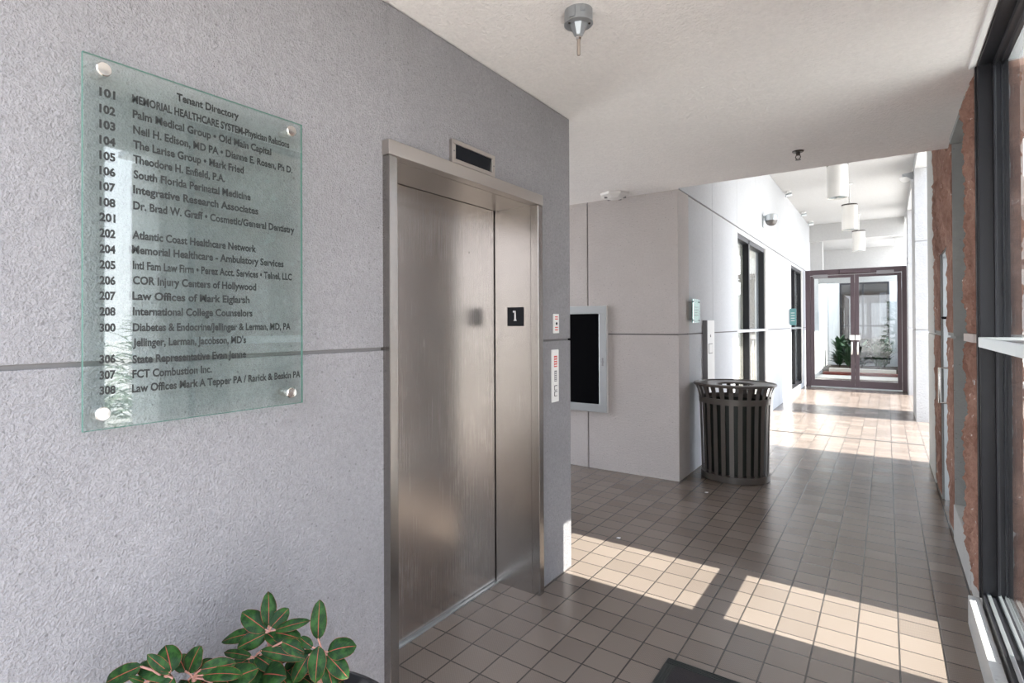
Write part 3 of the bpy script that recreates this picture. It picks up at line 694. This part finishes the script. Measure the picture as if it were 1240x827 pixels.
mb = MB(); mb.lathe([(0, 0), (.075, 0), (.07, -.03), (.04, -.06), (0, -.068)], (.245, 10.68, 3.66), 'z', 18); mb.build('dome', M['white'], t, True)

# ceiling hardware in the lobby
t = thing('ceiling_junction_box', 'round grey metal junction box with a short conduit stub on the lobby ceiling', 'junction box', (-.963, 1.978, ZC))
cx, cy = -.963, 1.978
mb = MB(); mb.lathe([(0, 0), (.054, 0), (.054, -.047), (.052, -.0495), (.0, -.0495)], (cx, cy, ZC), 'z', 40); mb.box(cx-.012, cx+.012, cy-.0575, cy-.05, ZC-.045, ZC-.005); mb.box(cx+.03, cx+.05, cy-.048, cy-.038, ZC-.03, ZC-.012); mb.build('box', M['zinc'], t, True)
mb = MB(); mb.lathe([(.0555, -.047), (.056, -.053), (.052, -.055), (0, -.0555)], (cx, cy, ZC), 'z', 40); cv = mb.build('cover', M['zinc'], t, True)
for a in (.3, 2.3, 4.2):
    mb = MB(); mb.lathe([(0, 0), (.005, 0), (.004, -.003), (0, -.003)], (cx+.042*math.cos(a), cy+.042*math.sin(a), ZC-.055), 'z', 10); mb.build('screw', M['rust'], cv)
mb = MB(); mb.lathe([(.034, -.055), (.032, -.062), (.017, -.096), (.012, -.10), (0, -.10)], (cx, cy, ZC), 'z', 8); mb.build('hub', M['zinc'], t)
mb = MB(); mb.lathe([(0, -.10), (.011, -.10), (.012, -.106), (.009, -.112), (0, -.112)], (cx, cy, ZC), 'z', 6); mb.build('nut', M['chrome'], t)
mb = MB(); mb.lathe([(0, -.11), (.0068, -.11), (.0068, -.172), (.0055, -.174), (0, -.174)], (cx, cy, ZC), 'z', 16); mb.build('conduit', M['rod'], t, True)

t = thing('sprinkler', 'dark fire sprinkler head on the lobby ceiling near its far edge', 'sprinkler', (-.50, 4.55, ZC))
x, y = -.50, 4.53
mb = MB(); mb.lathe([(0, 0), (.038, 0), (.034, -.008), (.014, -.010), (.012, -.03), (0, -.03)], (x, y, ZC), 'z', 20); mb.build('escutcheon', M['rust'], t, True)
mb = MB(); mb.tube([(x-.011, y, ZC-.028), (x-.016, y, ZC-.045), (x-.004, y, ZC-.06)], .003, 6); mb.tube([(x+.011, y, ZC-.028), (x+.016, y, ZC-.045), (x+.004, y, ZC-.06)], .003, 6); mb.build('yoke', M['rust'], t)
mb = MB(); mb.lathe([(0, -.060), (.018, -.060), (.018, -.063), (0, -.064)], (x, y, ZC), 'z', 12); mb.build('deflector', M['rust'], t)

t = thing('smoke_detector', 'beige octagonal detector plate on the alcove ceiling', 'detector', (-2.06, 4.98, ZC+.005))
mb = MB(); x, y = -2.06, 4.98; zz = ZC+.005
mb.lathe([(0, 0), (.14, 0), (.135, -.02), (.07, -.046), (0, -.05)], (x, y, zz), 'z', 8); mb.build('body', M['ivory'], t)
for a in (.4, 1.4, 2.6, 4.0):
    mb = MB(); mb.box(x+.09*math.cos(a)-.012, x+.09*math.cos(a)+.012, y+.09*math.sin(a)-.008, y+.09*math.sin(a)+.008, zz-.046, zz-.03); mb.build('vent', M['greyprint'], t)

# ------------------------------------------------------------------ litter bin
def litter_bin(cx, cy):
    t = thing('litter_bin', 'round taupe slatted metal litter bin with a flared rim at the wall corner', 'litter bin', (cx, cy, 0))
    prof = [(.286, .035), (.290, .20), (.296, .45), (.303, .68), (.309, .76), (.322, .82), (.345, .872)]
    ns = 26
    for i in range(ns):
        a = 2*PI*i/ns; b = bmesh.new(); hw = .0185; rows = []
        for r, z in prof:
            row = []
            for dr, s in ((0, -1), (0, 1), (-.006, 1), (-.006, -1)):
                rr = r+dr; x = rr*math.cos(a)-s*hw*math.sin(a); y = rr*math.sin(a)+s*hw*math.cos(a); row.append(b.verts.new((cx+x, cy+y, z)))
            rows.append(row)
        for A, B in zip(rows, rows[1:]):
            for k in range(4): b.faces.new((A[k], A[(k+1) % 4], B[(k+1) % 4], B[k]))
        b.faces.new(rows[0]); b.faces.new(rows[-1]); bmesh.ops.recalc_face_normals(b, faces=b.faces)
        mb = MB(); mb.add(b); mb.build('slat', M['canmetal'], t)
    mb = MB(); mb.lathe([(.280, .0), (.296, .0), (.298, .058), (.287, .06), (.280, .06), (.0, .05)], (cx, cy, .004), 'z', 56); mb.build('base', M['canmetal'], t, True)
    mb = MB(); mb.lathe([(.3035, .705), (.3095, .705), (.312, .758), (.3035, .758)], (cx, cy, 0), 'z', 56); mb.lathe([(.300, .705), (.3035, .705), (.3035, .758), (.300, .758)], (cx, cy, 0), 'z', 56); mb.build('band', M['canmetal'], t, True)
    mb = MB(); rim = [(.345+.013*math.cos(k*PI/6), .876+.013*math.sin(k*PI/6)) for k in range(13)]; mb.lathe(rim, (cx, cy, 0), 'z', 64); mb.build('rim', M['canmetal'], t, True)
    mb = MB(); mb.lathe([(.165, .858), (.17, .874), (.24, .882), (.335, .878), (.335, .872), (.24, .874), (.175, .868), (.165, .858)], (cx, cy, 0), 'z', 56); mb.build('lid', M['canmetal'], t, True)
    mb = MB(); mb.lathe([(0, .07), (.252, .07), (.268, .45), (.272, .72), (.264, .72), (.25, .45), (.24, .09), (0, .09)], (cx, cy, 0), 'z', 48); mb.build('liner', M['liner'], t, True)
litter_bin(-1.16, 5.64)

# ------------------------------------------------------------------ door mat
t = thing('door_mat', 'dark carpet door mat with a ribbed black rubber edge', 'mat', (-.3, 1.8, 0))
mb = MB(); x0, x1, y0, y1 = -.765, .15, 1.0, 2.405; e = .045
for a, b, c, dd in ((x0, x1, y1-e, y1), (x0, x1, y0, y0+e), (x0, x0+e, y0+e, y1-e), (x1-e, x1, y0+e, y1-e)):
    mb.box(a, b, c, dd, .001, .008, .002)
    n = 4
    for k in range(n):
        if b-a > dd-c: mb.box(a+.004, b-.004, c+.005+k*.0105, c+.010+k*.0105, .007, .010)
        else: mb.box(a+.005+k*.0105, a+.010+k*.0105, c+.004, dd-.004, .007, .010)
mb.build('rubber_edge', M['rubber'], t)
mb = MB(); mb.box(x0+e, x1-e, y0+e, y1-e, .001, .011, .002); mb.build('pile', M['carpet'], t)

for x, y, lab in ((-1.245, 4.96, 'tiny white paper scrap on the tiles in front of the litter bin'), (-1.46, 3.56, 'tiny white paper scrap at the corner of the left sunlit patch')):
    mb = MB(); mb.poly_prism([(x-.012, y-.006, .002), (x+.010, y-.009, .003), (x+.014, y+.007, .005), (x-.006, y+.010, .002)], (0, 0, .003))
    o = mb.build('paper_scrap', M['white']); tag(o, lab, 'litter')

# ------------------------------------------------------------------ potted plant under the directory
t = thing('potted_plant', 'dark green red-edged leafy plant in a dark pot under the directory', 'plant', (-1.16, .76, 0))
PX, PY = -1.16, .76
mb = MB(); mb.lathe([(0, 0), (.21, 0), (.225, .02), (.28, .30), (.305, .40), (.32, .42), (.32, .445), (.305, .45), (.295, .44), (.28, .38), (0, .38)], (PX, PY, .0), 'z', 48); mb.build('pot', M['pot'], t, True)
mb = MB(); mb.lathe([(.288, .39), (.2, .405), (0, .41)], (PX, PY, 0), 'z', 36); mb.build('soil', M['soil'], t, True)
CROWNS = [   # per crown, its leaves: base, tip, width, arch
  [
   (-1.262,0.812,0.680, -1.289,0.829,0.755, 0.040,0.10),
   (-1.267,0.809,0.671, -1.335,0.783,0.706, 0.050,0.12),
   (-1.258,0.816,0.678, -1.247,0.861,0.711, 0.038,0.10),
   (-1.250,0.821,0.671, -1.177,0.875,0.695, 0.028,0.10),
   (-1.255,0.818,0.665, -1.179,0.849,0.659, 0.045,0.14),
   (-1.265,0.810,0.665, -1.307,0.754,0.639, 0.042,0.14),
   (-1.267,0.809,0.667, -1.377,0.752,0.631, 0.035,0.16),
   (-1.267,0.809,0.665, -1.210,0.814,0.650, 0.032,0.12),
  ],
  [
   (-1.260,0.765,0.628, -1.343,0.740,0.621, 0.024,0.12),
   (-1.266,0.760,0.625, -1.229,0.750,0.584, 0.054,0.14),
   (-1.253,0.770,0.630, -1.178,0.788,0.606, 0.037,0.14),
   (-1.243,0.777,0.644, -1.145,0.837,0.629, 0.031,0.12),
   (-1.215,0.798,0.594, -1.157,0.804,0.566, 0.042,0.10),
   (-1.267,0.759,0.624, -1.310,0.728,0.583, 0.035,0.14),
   (-1.234,0.784,0.582, -1.203,0.770,0.532, 0.047,0.10),
   (-1.201,0.808,0.665, -1.156,0.842,0.638, 0.035,0.10),
  ],
  [
   (-1.129,0.862,0.669, -1.149,0.883,0.753, 0.041,0.08),
   (-1.111,0.875,0.638, -1.061,0.925,0.647, 0.050,0.30),
   (-1.112,0.874,0.633, -1.054,0.893,0.587, 0.044,0.22),
   (-1.127,0.863,0.654, -1.109,0.839,0.583, 0.045,0.12),
   (-1.146,0.849,0.634, -1.161,0.813,0.577, 0.039,0.12),
   (-1.139,0.854,0.650, -1.182,0.847,0.664, 0.025,0.12),
   (-1.116,0.872,0.617, -1.073,0.866,0.554, 0.041,0.12),
  ],
  [
   (-1.222,0.556,0.707, -1.261,0.526,0.748, 0.025,0.14),
   (-1.220,0.557,0.711, -1.262,0.563,0.749, 0.050,0.12),
   (-1.270,0.520,0.724, -1.355,0.482,0.674, 0.036,0.16),
   (-1.223,0.555,0.698, -1.302,0.522,0.712, 0.039,0.16),
   (-1.266,0.523,0.688, -1.272,0.494,0.712, 0.015,0.20),
   (-1.217,0.560,0.698, -1.218,0.522,0.663, 0.041,0.10),
  ],
  [
   (-1.253,0.607,0.670, -1.251,0.634,0.719, 0.046,0.12),
   (-1.258,0.604,0.673, -1.305,0.607,0.695, 0.038,0.12),
   (-1.232,0.623,0.678, -1.196,0.687,0.674, 0.037,0.14),
   (-1.228,0.626,0.665, -1.156,0.680,0.665, 0.034,0.16),
   (-1.240,0.617,0.670, -1.235,0.658,0.683, 0.032,0.12),
   (-1.253,0.607,0.657, -1.211,0.602,0.632, 0.043,0.10),
   (-1.211,0.639,0.649, -1.148,0.648,0.621, 0.043,0.10),
  ],
]
def broad_leaf(b, base, tip, width, arch, uvl, k, seg=10):
    base, tip = Vector(base), Vector(tip); L = (tip-base).length; d = (tip-base).normalized()
    nrm = (Vector((.62, -.42, .66+.25*math.sin(k*2.1)))+Vector((.25*math.sin(k*1.7), .25*math.cos(k*2.9), 0))); nrm = (nrm-d*nrm.dot(d)).normalized()
    side = d.cross(nrm).normalized(); rows = []
    for i in range(seg+1):
        t = i/seg; wd = width*.5*(max(0., math.sin(PI*t**.92))**.52) if 0 < i < seg else width*.035
        p = base+d*(L*t)+nrm*(arch*L*(4*t*(1-t))*.55)
        row = []
        for q in (-1, -.66, -.33, 0, .33, .66, 1):
            h = .30*abs(q)*wd-.34*q*q*wd+.05*width*math.sin(t*11+k+q*1.5)*abs(q)
            row.append((b.verts.new(p+side*(wd*q)+nrm*h), .5+q*.5, t))
        rows.append(row)
    for A, B in zip(rows, rows[1:]):
        for j in range(6):
            q = (A[j], A[j+1], B[j+1], B[j]); f = b.faces.new([x[0] for x in q]); f.smooth = True
            for lp, x in zip(f.loops, q): lp[uvl].uv = (x[1], x[2])
random.seed(11)
for ci, leaves in enumerate(CROWNS):
    c = sum((Vector(l[:3]) for l in leaves[:4]), Vector())/4-Vector((0, 0, .012)); root = Vector((PX+(c.x-PX)*.5, PY+(c.y-PY)*.6, .40))
    mb = MB(); mid = (root+c)/2+Vector((.012, .008, .015)); mb.tube([root, mid, c-Vector((0, 0, .02)), c], [.010, .009, .008, .005], 8); st = mb.build('stem', M['stem'], t, True)
    b = bmesh.new(); uvl = b.loops.layers.uv.new('UVMap'); pb = MB(); pe = MB()
    extra = []
    for k in range(11):                                        # lower leaves that fill the pot
        a = k*2*PI/11+ci; e = random.uniform(-.35, .35); o0 = root.lerp(c, random.uniform(.3, .85)); dv = Vector((math.sin(a), math.cos(a), e)).normalized()
        if dv.x < 0 and o0.x+dv.x*.15 < -1.46: dv.x = .15
        extra.append((*(o0+dv*.03), *(o0+dv*random.uniform(.10, .14)), .058, .2))
    for k, l in enumerate(list(leaves)+extra):
        bs, tp = Vector(l[:3]), Vector(l[3:6]); j = c if k < len(leaves) else root.lerp(c, .5)
        (pb if k < len(leaves) else pe).tube([j, (j+bs)/2+Vector((0, 0, .003)), bs+(tp-bs)*.04], .0024, 6)
        broad_leaf(b, bs, tp, l[6], l[7], uvl, k+ci*9)
    me = bpy.data.meshes.new('foliage'); b.to_mesh(me); b.free(); link('foliage', me, M['leaf'], st); pb.build('stalks', M['stem'], st); pe.build('stalks', M['stem'], st)

# ------------------------------------------------------------------ outside, seen only as reflections
def hedge(x, y, w, h, seed, label):
    random.seed(seed); b = bmesh.new(); uvl = b.loops.layers.uv.new('UVMap')
    for i in range(420):
        a = random.uniform(0, 2*PI); r = w*math.sqrt(random.random()); z = random.random()
        p = (x+r*.5*math.cos(a)*math.sqrt(1-z*z*.8), y+r*math.sin(a)*math.sqrt(1-z*z*.8), -.1+z*h)
        leaf_blade(b, p, (math.cos(a), math.sin(a), random.uniform(.2, 1.2)), .34, .13, .6, uvl, 3)
    t = thing('garden_shrub', label, 'shrub', (x, y, -.125), 'garden shrubs outside the open bays')
    me = bpy.data.meshes.new('foliage'); b.to_mesh(me); b.free(); link('foliage', me, M['hedge'], t)
    mb = MB(); mb.tube([(x, y, -.125), (x, y, h*.6)], .05, 8); mb.build('stem', M['soil'], t)
for i, (x, y, w_, h_) in enumerate(((5.2, 2.0, 1.1, 1.3), (6.5, 4.6, 1.3, 1.7), (4.9, -.4, .7, .9), (7.5, 6.8, 1.6, 2.2), (2.4, -3.6, 1.0, 2.3), (4.2, -5.0, 1.2, 2.8), (.4, -5.9, 1.0, 2.6), (5.6, -2.9, .8, 1.9))):  # last four added behind the camera to darken the lift jamb's reflections
    hedge(x, y, w_, h_, 20+i, 'green garden shrub added unseen for reflections in directory glass and lift steel')
t = thing('lamp_post', 'grey car park lamp post reflected in the directory glass', 'lamp post', (12., 6.1, -.125))
mb = MB(); mb.tube([(12, 6.1, -.125), (12, 6.1, 5.6)], .07, 12); mb.build('pole', M['zinc'], t)
mb = MB(); mb.box(11.7, 12.3, 5.7, 6.9, 5.6, 5.75, .02); mb.build('lamp_head', M['zinc'], t)
